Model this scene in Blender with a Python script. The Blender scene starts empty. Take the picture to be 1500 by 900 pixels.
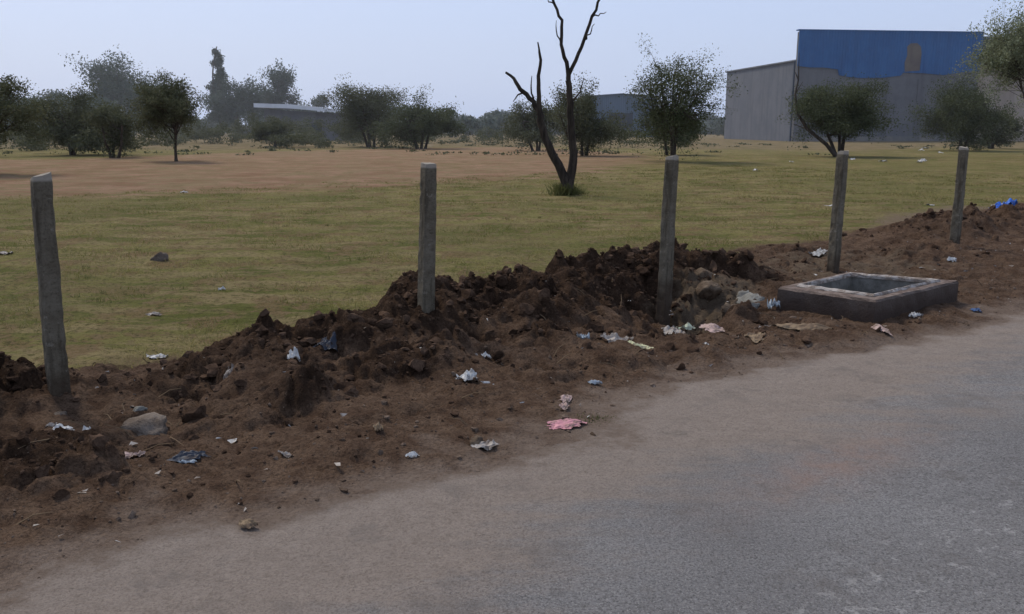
import bpy, math, random
import numpy as np
from mathutils import Vector
random.seed(7)
rng=np.random.default_rng(7)
scene=bpy.context.scene
COL=scene.collection
# road frame: u runs along the road, v across it (away from the camera side)
CU,SU=0.788,0.616
def uv2xy(u,v): return u*CU-v*SU, u*SU+v*CU
def xy2uv(x,y): return x*CU+y*SU, -x*SU+y*CU

# ---------------- numpy noise ----------------
TABS={}
def vnoise(x,y,seed=0):
    if seed not in TABS: TABS[seed]=np.random.default_rng(1000+seed).random((256,256))
    T=TABS[seed]
    xi=np.floor(x).astype(int);yi=np.floor(y).astype(int)
    fx=x-xi;fy=y-yi
    fx=fx*fx*fx*(fx*(fx*6-15)+10);fy=fy*fy*fy*(fy*(fy*6-15)+10)
    a=T[xi&255,yi&255];b=T[(xi+1)&255,yi&255];cc=T[xi&255,(yi+1)&255];d=T[(xi+1)&255,(yi+1)&255]
    return (a*(1-fx)+b*fx)*(1-fy)+(cc*(1-fx)+d*fx)*fy
def fbm(x,y,o=4,seed=0,g=.5):
    r=0;a=1;t=0
    for i in range(o):
        ca,sa=math.cos(i*1.3+.5),math.sin(i*1.3+.5)
        r=r+a*vnoise((x*ca-y*sa)*2**i+i*17.3,(x*sa+y*ca)*2**i+i*9.1,seed+i);t+=a;a*=g
    return r/t
def sst(a,b,x):
    t=np.clip((x-a)/(b-a),0,1);return t*t*(3-2*t)
def clods(x,y,seed):
    """broken-earth lumps: each cell a tilted lump of random height, creased at the borders"""
    if ('w',seed) not in TABS:
        r=np.random.default_rng(2000+seed);TABS[('w',seed)]=r.random((128,128,5))
    T=TABS[('w',seed)]
    xi=np.floor(x).astype(int);yi=np.floor(y).astype(int)
    hb=np.zeros(x.shape)
    for dx in (-1,0,1):
        for dy in (-1,0,1):
            t=T[(xi+dx)&127,(yi+dy)&127]
            px=xi+dx+.15+.7*t[...,0]-x;py=yi+dy+.15+.7*t[...,1]-y
            d=px*px+py*py
            h=t[...,2]*(1-np.clip(d/(.35+.45*t[...,2]),0,1)**1.8)+ (px*(t[...,3]-.5)+py*(t[...,4]-.5))*.9*t[...,2]
            hb=np.where(d<.9,np.maximum(hb,h),hb)
    return hb

# ---------------- materials ----------------
def newmat(name):
    m=bpy.data.materials.new(name);m.use_nodes=True
    nt=m.node_tree;b=nt.nodes['Principled BSDF'];b.inputs['Roughness'].default_value=.9
    b.inputs['Specular IOR Level'].default_value=.15
    return m,nt,b
class NB:
    def __init__(s,nt):
        s.nt=nt;s.co=nt.nodes.new('ShaderNodeTexCoord').outputs['Object']
    def noise(s,scale,detail=4,rough=.55,vec=None,dist=0):
        n=s.nt.nodes.new('ShaderNodeTexNoise');n.inputs['Scale'].default_value=scale
        n.inputs['Detail'].default_value=min(detail,4);n.inputs['Roughness'].default_value=rough
        n.inputs['Distortion'].default_value=dist
        s.nt.links.new(vec or s.co,n.inputs['Vector']);return n.outputs['Fac']
    def mapping(s,scale=(1,1,1),rot=(0,0,0),loc=(0,0,0)):
        n=s.nt.nodes.new('ShaderNodeMapping');n.inputs['Scale'].default_value=scale
        n.inputs['Rotation'].default_value=rot;n.inputs['Location'].default_value=loc
        s.nt.links.new(s.co,n.inputs['Vector']);return n.outputs[0]
    def rng(s,v,a,b,c=0,d=1,smooth=True):
        n=s.nt.nodes.new('ShaderNodeMapRange')
        if smooth:n.interpolation_type='SMOOTHSTEP'
        s.set(n.inputs[0],v)
        for i,x in zip((1,2,3,4),(a,b,c,d)): n.inputs[i].default_value=x
        return n.outputs[0]
    def set(s,inp,v):
        if isinstance(v,bpy.types.NodeSocket): s.nt.links.new(v,inp)
        elif isinstance(v,tuple): inp.default_value=(*v,1) if len(v)==3 else v
        else: inp.default_value=v
    def math(s,op,a,b=0.):
        n=s.nt.nodes.new('ShaderNodeMath');n.operation=op;s.set(n.inputs[0],a);s.set(n.inputs[1],b);return n.outputs[0]
    def mix(s,f,a,b,mode='MIX'):
        n=s.nt.nodes.new('ShaderNodeMix');n.data_type='RGBA';n.blend_type=mode
        s.set(n.inputs[0],f);s.set(n.inputs[6],a);s.set(n.inputs[7],b);return n.outputs[2]
    def attr(s,name):
        n=s.nt.nodes.new('ShaderNodeAttribute');n.attribute_name=name
        sp=s.nt.nodes.new('ShaderNodeSeparateColor');s.nt.links.new(n.outputs['Color'],sp.inputs[0])
        return [*sp.outputs,n.outputs['Alpha']]
    def off(s,n,k): return s.math('MULTIPLY',s.math('SUBTRACT',n,.5),k)
    def bump(s,h,strength,dist,b,prev=None):
        n=s.nt.nodes.new('ShaderNodeBump');n.inputs['Strength'].default_value=strength
        n.inputs['Distance'].default_value=dist;s.nt.links.new(h,n.inputs['Height'])
        if prev:s.nt.links.new(prev,n.inputs['Normal'])
        s.nt.links.new(n.outputs[0],b.inputs['Normal']);return n.outputs[0]

# ---------------- mesh helper ----------------
def mesh_obj(name,verts,faces,mats=(),matidx=None,smooth=False,loc=(0,0,0)):
    me=bpy.data.meshes.new(name)
    verts=np.asarray(verts,dtype=np.float32)
    if isinstance(faces,np.ndarray):
        nf,k=faces.shape
        me.vertices.add(len(verts));me.vertices.foreach_set('co',verts.ravel())
        me.loops.add(nf*k);me.loops.foreach_set('vertex_index',faces.astype(np.int32).ravel())
        me.polygons.add(nf);me.polygons.foreach_set('loop_start',np.arange(0,nf*k,k,dtype=np.int32))
        me.polygons.foreach_set('loop_total',np.full(nf,k,dtype=np.int32))
        me.update(calc_edges=True)
    else:
        me.from_pydata([tuple(map(float,v)) for v in verts],[],[tuple(int(i) for i in f) for f in faces])
    for m in mats: me.materials.append(m)
    me.polygons.foreach_set('use_smooth',np.full(len(me.polygons),bool(smooth)))
    me.update()
    ob=bpy.data.objects.new(name,me);COL.objects.link(ob);ob.location=loc
    return ob
def vec_attr(ob,name,arr):
    a=ob.data.attributes.new(name,'FLOAT_COLOR','POINT');a.data.foreach_set('color',np.asarray(arr,dtype=np.float32).ravel())

# ---------------- terrain ----------------
crest_u=[0,1.3,2.1,3.1,3.9,5.1,6.5,7.8,8.5,9.2,12,30]
crest_v=[6.3,6.4,6.45,6.6,6.6,7.0,7.1,7.15,7.0,6.8,6.8,6.8]
crest_h=[0,0,.15,.24,.28,.33,.33,.40,.20,.04,.03,.02]
gr_u=[-500,-2,1,2.4,4,6,8.5,13,22,60,500]
gr_v=[7.4,7.4,7.1,6.95,7.1,7.6,8.0,8.2,9,9.5,9.5]
MOUNDS=[(.45,6.6,.55,.42,.40),(.75,4.95,.5,.33,.22),(-.4,5.3,.5,.5,.15),(6.85,6.05,.55,.55,-.50),(6.4,5.45,.55,.45,-.20),
 (8.3,6.6,.4,.3,.10),(7.25,5.5,.25,.2,.12),(14.9,7.3,1.3,.6,.32),(17.5,7.0,1.5,.7,.22),(12.2,6.2,1.2,.5,.10),(11,7.4,.6,.4,.10),
 (3.3,5.5,.5,.25,.16),(4.6,5.4,.4,.25,.13),(2.4,5.2,.35,.22,.14),(5.4,6.0,.35,.25,.10),(3.0,5.95,.25,.14,-.20),(4.0,5.85,.3,.14,-.18),(5.2,6.45,.4,.16,-.16),(1.9,5.9,.2,.25,-.14),
 (6.6,4.45,.5,.2,.05)]
BX=[(7.42,5.2),(8.8,5.3),(9.2,4.27),(7.52,4.22)]
def edge_v(u,v): return 3.80+(fbm(u*.7,v*.7,3,41)-.5)*.9+(fbm(u*3.5,v*3.5,3,45)-.5)*.35
def terrain(u,v):
    x,y=u*CU-v*SU,u*SU+v*CU
    vg=np.interp(u,gr_u,gr_v)+ (fbm(x*1.3,y*1.3,3,40)-.5)*.7
    ve=edge_v(u,v)
    berm=sst(-.1,.6,v-ve)*(1-sst(-.25,.25,v-vg))
    near=np.exp(-np.maximum(0,np.hypot(u-6,v-6)-25)/40)
    w1=(fbm(x*1.1+3,y*1.1,3,5)-.5)*.5; w2=(fbm(x*1.1+30,y*1.1+8,3,9)-.5)*.5
    vc=np.interp(u,crest_u,crest_v)+w1*.5;hc=np.interp(u,crest_u,crest_h)
    d=v-vc
    ridge=hc*np.where(d>0,np.exp(-(d/.30)**2),np.exp(-(np.abs(d)/.75)**1.5))
    m=0
    for (a,b,sa,sb,h) in MOUNDS:
        m=m+h*np.exp(-((u+w1-a)/sa)**2-((v+w2*.6-b)/sb)**2)
    rough=.46+.54*sst(.02,.18,ridge+np.abs(m)*1.3)
    front=1-sst(4.1,4.9,v)
    rough=rough*(1-front*.38)*(1-.30*sst(10,13,u))
    wx=x+(fbm(x*4,y*4,2,21)-.5)*.30;wy=y+(fbm(x*4,y*4,2,23)-.5)*.30
    lump=(fbm(x*1.9,y*1.9,2,60)-.5)*.20
    cl=clods(wx*2.1+5,wy*2.1,1)*.20*sst(.35,.75,vnoise(x*1.2,y*1.2,77))+clods(wx*4.7,wy*4.7,2)*.125+clods(wx*10,wy*10,3)*.070+clods(wx*19,wy*19,4)*.036-.128
    fine=(fbm(x*24,y*24,2,64,.6)-.5)*.035
    z=-.03+.05*sst(-.35,.8,v-ve)+ (fbm(x*.18,y*.18,3,70)-.5)*.10*sst(4.,8.,v)*near
    z=z+ (ridge+m)+berm*rough*(lump+cl+fine)
    z=z+(1-berm)*sst(0,.3,v-ve)*((fbm(x*5,y*5,3,80)-.5)*.030+(fbm(x*1.6,y*1.6,2,88)-.5)*.05)*near+(fbm(x*9,y*9,3,85)-.5)*.016*sst(-.8,-.2,v-ve)*near
    ins=(u>7.5)&(u<9.05)&(v>4.32)&(v<5.18)
    nb=np.exp(-np.maximum(0,np.maximum(np.abs(u-8.25)-.95,np.abs(v-4.75)-.6))/.12)
    z=np.where(ins,-.62,z*(1-nb)+np.minimum(z,.05)*nb)
    z=np.where(v<2.9,-.03,z)
    z=np.where(v<-5,-.05,z)
    return z,berm,ridge+np.maximum(m,0),vg,ve
def H(u,v): return float(terrain(np.array([float(u)]),np.array([float(v)]))[0][0])
def HXY(x,y):
    u,v=xy2uv(x,y);return H(u,v)
u=list(np.arange(-.6,10,.0185));st=.0185
while u[-1]<24: st=min(st*1.02,.06);u.append(u[-1]+st)
while u[-1]<3500: st*=1.045;u.append(u[-1]+st)
lo=[u[0]];st=.03
while lo[-1]>-3500: st*=1.06;lo.append(lo[-1]-st)
us=np.array(lo[1:][::-1]+u)
v=list(np.arange(3.0,8.0,.0185));st=.0185
while v[-1]<24: st=min(st*1.04,.2);v.append(v[-1]+st)
while v[-1]<3500: st*=1.045;v.append(v[-1]+st)
vs=np.array([-3500,-1500,-600,-250,-100,-40,-15,-8,-5.2,-4.9,-2,0,1.5,2.5,2.88]+v)
U,V=np.meshgrid(us,vs,indexing='ij')
Z,BERM,RID,VG,VE=terrain(U,V)
X,Y=U*CU-V*SU,U*SU+V*CU
nu,nv=U.shape
idx=np.arange(nu*nv).reshape(nu,nv)
F=np.stack([idx[:-1,:-1],idx[1:,:-1],idx[1:,1:],idx[:-1,1:]],-1).reshape(-1,4)
def poly_sd(px,py,poly):
    d=np.full(px.shape,1e18);ins=np.zeros(px.shape,bool);n=len(poly)
    for i in range(n):
        ax,ay=poly[i];bx,by=poly[(i+1)%n]
        ex,ey=bx-ax,by-ay;t=np.clip(((px-ax)*ex+(py-ay)*ey)/(ex*ex+ey*ey),0,1)
        d=np.minimum(d,(px-ax-t*ex)**2+(py-ay-t*ey)**2)
        cr=((ay>py)!=(by>py))&(px<(bx-ax)*(py-ay)/(by-ay+1e-12)+ax);ins^=cr
    d=np.sqrt(d);return np.where(ins,d,-d)
RED=[(-60,20),(-30,20),(-13.2,21.8),(-7,24.6),(-3,27.5),(1.2,31),(4.5,37),(7.5,46),(9,54),(6,68),(0,80),(-8,76),(-16,66),(-25,50),(-60,42)]
red=np.clip(poly_sd(X,Y,RED)/6+.5,0,1)
soil=np.clip(.5+(VG-V)/.8,0,1)
MUD=[(3.3,11.6),(4.6,10.5),(6.5,11.8),(8.8,15.3),(11.5,19.5),(10,20.5),(7.2,17.6),(5,13.4)]
mud=np.clip(poly_sd(X,Y,MUD)/1.2+.5,0,1)
dark=np.clip(sst(.0,.24,RID)*.75+.20*sst(4.4,5.3,V),0,1)*(1-.55*sst(8.8,10.2,U))
dust=1-sst(-.2,.9,V-VE)
scrub=sst(48,85,Y+ (fbm(X*.05,Y*.05,3,90)-.5)*40)
clay=np.maximum(np.exp(-((U-7.4)/.9)**2-((V-6.0)/.6)**2),.62*np.exp(-((U-10.2)/2.2)**4-((V-6.2)/1.5)**4))
m1=np.stack([soil,dark,red,dust],-1).reshape(-1,4)
m2=np.stack([mud,scrub,clay,BERM],-1).reshape(-1,4)

gm,nt,b=newmat('field_and_soil');q=NB(nt)
a1=q.attr('mask1');at2=q.attr('mask2')
n_f=q.noise(55,4,.75);n_m=q.noise(6,4,.65);n_l=q.noise(.55,4,.65);n_xl=q.noise(.12,4,.6);n_g=q.noise(17,4,.75);n_p=q.noise(1.5,4,.75)
nstreak=q.noise(1,4,.65,q.mapping((.45,2.0,1),(0,0,0)))
g=q.mix(q.rng(n_l,.42,.58),(.115,.118,.030),(.220,.190,.068))
g=q.mix(q.rng(nstreak,.47,.58,0,.85),g,(.28,.215,.105))
g=q.mix(q.rng(n_p,.50,.58,0,.80),g,(.190,.122,.062))
g=q.mix(q.rng(n_xl,.46,.58,0,.5),g,(.135,.130,.042))
g=q.mix(q.rng(n_m,.50,.62,0,.6),g,(.215,.155,.085))
g=q.mix(q.rng(n_g,.48,.64,0,.8),g,(.065,.062,.020))
g=q.mix(q.rng(n_f,.45,.75,.0,.7),g,(.055,.050,.018))
so=q.mix(q.rng(n_m,.3,.7),(.088,.052,.033),(.165,.107,.070))
dk=q.mix(q.rng(n_m,.3,.75),(.028,.0160,.0100),(.084,.050,.031))
dmask=q.math('ADD',a1[1],q.off(q.noise(2.2,4,.6),1.6))
so=q.mix(q.rng(dmask,.12,.75),so,dk)
so=q.mix(q.rng(n_f,.42,.7,0,.7),so,(.018,.011,.0075))
so=q.mix(q.rng(n_g,.55,.68,0,.45),so,(.16,.108,.074))
cla=q.math('ADD',at2[2],q.off(q.noise(3,4,.6),.9))
so=q.mix(q.rng(cla,.42,.8,0,.8),so,q.mix(n_m,(.09,.066,.044),(.19,.145,.10)))
du=q.mix(n_m,(.165,.118,.088),(.27,.208,.162))
du=q.mix(q.rng(n_f,.42,.72,0,.6),du,(.08,.055,.04))
dn=q.math('ADD',a1[3],q.off(q.noise(3.5,4,.7),1.2))
so=q.mix(q.rng(dn,.35,1.0),so,du)
rd=q.mix(q.rng(n_l,.35,.65),(.210,.118,.070),(.30,.185,.122))
rd=q.mix(q.rng(nstreak,.46,.58,0,.8),rd,(.21,.165,.085))
rd=q.mix(q.rng(n_p,.54,.62,0,.5),rd,(.15,.125,.055))
rd=q.mix(q.rng(n_f,.45,.8,0,.4),rd,(.11,.06,.035))
rmask=q.math('ADD',a1[2],q.off(q.noise(.45,4,.7,q.mapping((.6,1,1))),2.3))
col=q.mix(q.rng(rmask,.35,.80,0,.93),g,rd)
sc=q.mix(q.rng(n_l,.35,.65),(.11,.09,.042),(.21,.15,.088))
smask=q.math('ADD',at2[1],q.off(n_l,.8))
col=q.mix(q.rng(smask,.4,.9,0,.85),col,sc)
md=q.mix(n_m,(.13,.092,.058),(.23,.17,.12))
mm=q.math('ADD',at2[0],q.off(n_p,1.3))
col=q.mix(q.rng(mm,.4,.85,0,.85),col,md)
sm=q.math('ADD',a1[0],q.off(q.noise(5,4,.7),.9))
col=q.mix(q.rng(sm,.02,.5,0,.65),col,(.14,.10,.055))
col=q.mix(q.rng(sm,.45,.66),col,so)
nt.links.new(col,b.inputs['Base Color'])
bn=q.bump(q.noise(38,4,.8),1.,.05,b)
b.inputs['Roughness'].default_value=1;b.inputs['Specular IOR Level'].default_value=.05
ground=mesh_obj('ground',np.stack([X,Y,Z],-1).reshape(-1,3),F,[gm],smooth=True)
vec_attr(ground,'mask1',m1);vec_attr(ground,'mask2',m2)

# ---------------- road ----------------
rm,nt,b=newmat('worn_asphalt');q=NB(nt)
ru=np.concatenate([-np.geomspace(3000,3,30),np.arange(-2.8,26,.1),np.geomspace(26.5,3000,40)])
rv=np.arange(-5,4.61,.08)
RU,RV=np.meshgrid(ru,rv,indexing='ij')
rx,ry=RU*CU-RV*SU,RU*SU+RV*CU
rz=.0+(fbm(rx*.8,ry*.8,3,120)-.5)*.014-.02*sst(2.6,4.4,RV)
ii=np.arange(RU.size).reshape(RU.shape)
RF=np.stack([ii[:-1,:-1],ii[1:,:-1],ii[1:,1:],ii[:-1,1:]],-1).reshape(-1,4)
road=mesh_obj('road',np.stack([rx,ry,rz],-1).reshape(-1,3),RF,[rm],smooth=True)
patch=np.exp(-((RU-4.2)/.8)**2-((RV-2.5)/.2)**2)
dustr=sst(1.9,3.5,RV+ (fbm(RU*.5,RV*.9,3,122)-.5)*1.1)
worn=np.exp(-((RV-1.6)/.25)**2)
soile=sst(-.40,.20,RV-edge_v(RU,RV))
vec_attr(road,'mask1',np.stack([dustr,patch,worn,soile],-1).reshape(-1,4))
a1=q.attr('mask1')
fine=q.noise(85,4,.85);f2=q.noise(34,4,.75);nm=q.noise(7,4,.65);nl=q.noise(.8,4,.6)
streak=q.noise(1,4,.7,q.mapping((.5,3.5,1),(0,0,-math.radians(38))))
asp=q.mix(q.rng(nl,.3,.7),(.220,.209,.202),(.290,.277,.266))
asp=q.mix(q.rng(f2,.45,.66,0,.6),asp,(.14,.132,.126))
asp=q.mix(q.rng(fine,.45,.64,0,.8),asp,(.080,.076,.073))
asp=q.mix(q.rng(q.noise(120,2,.6),.58,.67,0,.5),asp,(.46,.44,.42))
dst=q.mix(nm,(.235,.190,.156),(.355,.298,.250))
dst=q.mix(q.rng(fine,.45,.68,0,.65),dst,(.13,.10,.08))
dst=q.mix(q.rng(f2,.5,.68,0,.5),dst,(.165,.13,.103))
dm=q.math('ADD',a1[0],q.off(streak,1.4))
dm=q.math('ADD',dm,q.off(nm,.6))
cl=q.mix(q.rng(dm,.1,.9),asp,dst)
cl=q.mix(q.math('MULTIPLY',a1[1],q.rng(nm,.3,.7,.2,.6)),cl,(.30,.19,.14))
wn=q.math('MULTIPLY',a1[2],q.rng(q.noise(9,4,.8),.56,.63))
cl=q.mix(q.math('MULTIPLY',wn,.5),cl,(.50,.48,.45))
cl=q.mix(q.rng(q.noise(2.2,4,.75),.52,.68,0,.4),cl,(.15,.13,.115))
se=q.math('ADD',a1[3],q.off(q.noise(5,4,.75),1.3))
ed=q.mix(nm,(.13,.092,.068),(.23,.175,.135));ed=q.mix(q.rng(q.noise(55,4,.75),.42,.72,0,.65),ed,(.07,.048,.034))
cl=q.mix(q.rng(se,.25,.95),cl,ed)
nt.links.new(cl,b.inputs['Base Color'])
bn=q.bump(q.noise(70,4,.85),1.,.022,b)
q.bump(q.noise(12,4,.7),.5,.03,b,bn)
b.inputs['Roughness'].default_value=1;b.inputs['Specular IOR Level'].default_value=.05

# ---------------- clods / pebbles (one object each) ----------------
import bmesh
def ico(sub):
    bm=bmesh.new();bmesh.ops.create_icosphere(bm,subdivisions=sub,radius=1)
    v=np.array([x.co[:] for x in bm.verts]);f=np.array([[y.index for y in x.verts] for x in bm.faces]);bm.free();return v,f
I1=ico(1);I2=ico(2);I3=ico(3)
def lump_verts(base,size,r,flat=.7,rough=.5,planes=8,lo_=.38,hi_=.78):
    v=base*1.0
    for k in range(planes):
        nrm=r.normal(size=3);nrm/=np.linalg.norm(nrm);d=v@nrm;lim=r.uniform(lo_,hi_)
        v=v-np.outer(np.maximum(d-lim,0),nrm)
    ph=r.random(3)*50
    n=vnoise(v[:,0]*2.2+ph[0],v[:,1]*2.2+v[:,2]*1.9+ph[1],3)+.6*vnoise(v[:,0]*5+ph[2],v[:,2]*5-v[:,1]*3+ph[1],4)
    v=v*(1+rough*(n-.8))[:,None]*1.25
    sc=np.array([1,.6+.5*r.random(),flat*(.6+.6*r.random())])*size
    v=v*sc;a=r.random()*6.28;ca,sa=math.cos(a),math.sin(a)
    return np.stack([v[:,0]*ca-v[:,1]*sa,v[:,0]*sa+v[:,1]*ca,v[:,2]],-1)
def scatter_lumps(name,us_,vs_,sizes,mat,sink=.15):
    zz=terrain(us_,vs_)[0];VV=[];FF=[];o=0
    for a,b_,z,s_ in zip(us_,vs_,zz,sizes):
        base=I2 if s_>.028 else I1
        lv=lump_verts(base[0],s_,rng,.85)
        x,y=uv2xy(a,b_)
        VV.append(lv+np.array([x,y,z+s_*sink]));FF.append(base[1]+o);o+=len(lv)
    return mesh_obj(name,np.concatenate(VV),np.concatenate(FF),[mat])
def soilmat(name,c1,c2):
    m,nt,b=newmat(name);q=NB(nt)
    cc=q.mix(q.rng(q.noise(3,4,.6),.35,.65),c1,c2)
    cc=q.mix(q.rng(q.noise(60,4,.7),.4,.75,0,.6),cc,tuple(x*.35 for x in c1))
    nt.links.new(cc,b.inputs['Base Color']);q.bump(q.noise(90,4,.7),.8,.015,b)
    b.inputs['Specular IOR Level'].default_value=.05;b.inputs['Roughness'].default_value=1
    return m
clod_m=soilmat('moist_soil',(.040,.0235,.015),(.112,.070,.046))
peb_m=soilmat('dry_soil',(.10,.068,.047),(.19,.14,.105))
N=14000
cu=rng.uniform(-.8,20,N*3);cv=rng.uniform(3.9,8.3,N*3)
_,bb,rr,_,_=terrain(cu,cv)
keep=(rng.random(N*3)<bb*(.05+2.2*np.clip(rr,0,.4)))&((cu<10)|(rng.random(N*3)<.4))
inb=(cu>7.2)&(cu<9.35)&(cv>4.05)&(cv<5.45)
keep&=~inb
cu,cv=cu[keep][:8500],cv[keep][:8500]
sz=np.clip(.009+.012*rng.pareto(2.4,len(cu)),.007,.07)
scatter_lumps('soil_clods',cu,cv,sz,clod_m)
N=2200
pu=rng.uniform(-.6,14,N);pv=4.35+rng.normal(0,.42,N)
pb=((pu>7.3)&(pu<9.3)&(pv>4.1)&(pv<5.4))|(pv<edge_v(pu,pv)-.05)
pu,pv=pu[~pb],pv[~pb]
ps=np.clip(.004+.005*rng.pareto(2.6,len(pu)),.003,.028)
scatter_lumps('pebbles',pu,pv,ps,peb_m)

# ---------------- rocks ----------------
def rockmat(name,c1,c2):
    m,nt,b=newmat(name);q=NB(nt)
    cc=q.mix(q.rng(q.noise(9,4,.6),.35,.65),c1,c2)
    cc=q.mix(q.rng(q.noise(45,4,.7),.5,.75,0,.5),cc,(.06,.04,.03))
    nt.links.new(cc,b.inputs['Base Color']);q.bump(q.noise(30,4,.7),.8,.04,b);return m
rock_m=rockmat('granite',(.10,.074,.055),(.175,.140,.11))
clay_m=rockmat('dry_clay',(.085,.058,.038),(.16,.118,.08))
pale_m=rockmat('pale_rubble',(.17,.16,.135),(.25,.24,.21))
def rock(u_,v_,s_,mat,flat=.8,name='rock',up=.08):
    lv=lump_verts(I3[0],s_,rng,flat,.5,7,.52,.85)
    x,y=uv2xy(u_,v_)
    return mesh_obj(name,lv,I3[1],[mat],smooth=True,loc=(x,y,H(u_,v_)+s_*up))
for u_,v_,s_,m_ in [(1.38,5.3,.12,rock_m),(1.44,5.66,.04,pale_m),(3.53,12.2,.09,rock_m),(7.62,5.7,.12,pale_m),(7.45,5.5,.07,pale_m),(7.75,5.85,.08,pale_m),
    (7.15,5.5,.12,clay_m),(7.5,6.1,.14,clay_m),(7.8,6.4,.13,clay_m),(7.25,5.35,.05,pale_m),
    (1.05,5.95,.05,rock_m),(2.84,3.95,.04,clay_m)]:
    rock(u_,v_,s_,m_)

# ---------------- posts ----------------
pm,nt,b=newmat('weathered_concrete');q=NB(nt)
cc=q.mix(q.rng(q.noise(7,4,.65),.3,.7),(.115,.094,.064),(.185,.158,.115))
cc=q.mix(q.rng(q.noise(1,4,.6,q.mapping((14,14,1.6))),.46,.66,0,.75),cc,(.058,.046,.029))
cc=q.mix(q.rng(q.noise(60,4,.7),.48,.72,0,.6),cc,(.05,.041,.028))
cc=q.mix(q.rng(q.noise(22,3,.6),.62,.70,0,.5),cc,(.29,.255,.20))
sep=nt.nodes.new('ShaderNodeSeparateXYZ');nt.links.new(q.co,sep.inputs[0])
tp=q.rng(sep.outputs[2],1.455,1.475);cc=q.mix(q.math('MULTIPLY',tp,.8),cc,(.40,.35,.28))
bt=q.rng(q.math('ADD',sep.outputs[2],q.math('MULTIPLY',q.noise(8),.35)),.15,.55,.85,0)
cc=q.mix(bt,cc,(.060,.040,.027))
nt.links.new(cc,b.inputs['Base Color']);bn=q.bump(q.noise(55,4,.8),.9,.018,b);q.bump(q.noise(9,3,.6),.5,.03,b,bn)
def post(u_,v_,z0,lean_x,lean_y,w=.118,hgt=1.50,yaw=0,seed=0):
    r=np.random.default_rng(seed);V=[];Fc=[]
    n=36;hw=w/2;ch=.013
    base=[(-hw+ch,-hw),(0,-hw),(hw-ch,-hw),(hw,-hw+ch),(hw,0),(hw,hw-ch),(hw-ch,hw),(0,hw),(-hw+ch,hw),(-hw,hw-ch),(-hw,0),(-hw,-hw+ch)]
    wob=np.cumsum(r.normal(0,.0012,(n+1,2)),axis=0)
    tilt=r.normal(0,.12,2)
    for i in range(n+1):
        t=i/n;z=-.6+(hgt+.6)*t;k=1.06-.14*t
        for j,(px,py) in enumerate(base):
            jit=r.normal(0,.0014,2)
            chip=1-(.14*r.random() if (j in (0,2,3,5,6,8,9,11) and r.random()<.09) else 0)
            zz=z+(r.normal(0,.005)+px*tilt[0]+py*tilt[1] if i==n else 0);k2=k*(.95 if i==n else 1)*chip
            V.append((px*k2+jit[0]+wob[i][0],py*k2+jit[1]+wob[i][1],zz))
    m=len(base)
    for i in range(n):
        for j in range(m):
            a=i*m+j;b_=i*m+(j+1)%m;Fc.append((a,b_,b_+m,a+m))
    V.append((wob[-1][0],wob[-1][1],hgt+.006));cidx=len(V)-1
    for j in range(m): Fc.append((n*m+j,n*m+(j+1)%m,cidx))
    x,y=uv2xy(u_,v_)
    o=mesh_obj('concrete_fence_post',V,Fc,[pm],smooth=False,loc=(x,y,z0))
    o.rotation_euler=(lean_y,lean_x,math.radians(38+yaw))
for i,(u_,v_,lx,ly,yw) in enumerate([(1.1,6.2,.014,0,2),(3.95,6.25,.038,.0,-4),(6.86,6.2,.032,.0,5),(9.87,6.14,.024,0,-3),(13.1,6.2,.006,0,3)]):
    post(u_,v_,0,lx,ly,yaw=yw,seed=i)

# ---------------- manhole chamber ----------------
cm,nt,b=newmat('chamber_concrete');q=NB(nt)
cc=q.mix(q.rng(q.noise(5,4,.65),.3,.7),(.13,.105,.085),(.21,.175,.15))
cc=q.mix(q.rng(q.noise(40,4,.7),.45,.75,0,.5),cc,(.06,.04,.03))
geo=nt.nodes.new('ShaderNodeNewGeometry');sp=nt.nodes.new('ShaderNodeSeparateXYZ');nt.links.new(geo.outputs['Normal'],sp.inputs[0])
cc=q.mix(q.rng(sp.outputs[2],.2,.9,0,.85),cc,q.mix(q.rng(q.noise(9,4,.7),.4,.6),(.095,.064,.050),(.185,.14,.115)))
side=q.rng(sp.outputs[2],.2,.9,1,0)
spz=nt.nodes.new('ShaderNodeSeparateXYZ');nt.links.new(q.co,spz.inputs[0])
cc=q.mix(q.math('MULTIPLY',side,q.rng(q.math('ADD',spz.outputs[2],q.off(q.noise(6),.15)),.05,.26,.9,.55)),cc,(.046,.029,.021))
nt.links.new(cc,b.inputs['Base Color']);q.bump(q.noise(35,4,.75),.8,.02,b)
lm,nt,b=newmat('pale_mortar');q=NB(nt)
nt.links.new(q.mix(q.rng(q.noise(14,4,.7),.38,.62),(.38,.34,.30),(.19,.15,.12)),b.inputs['Base Color']);q.bump(q.noise(45,4,.7),.6,.01,b)
im,nt,b=newmat('inner_concrete');q=NB(nt)
nt.links.new(q.mix(q.rng(q.noise(7,4,.7),.35,.65),(.12,.115,.10),(.19,.18,.16)),b.inputs['Base Color']);q.bump(q.noise(45,4,.7),.6,.01,b)
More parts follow.
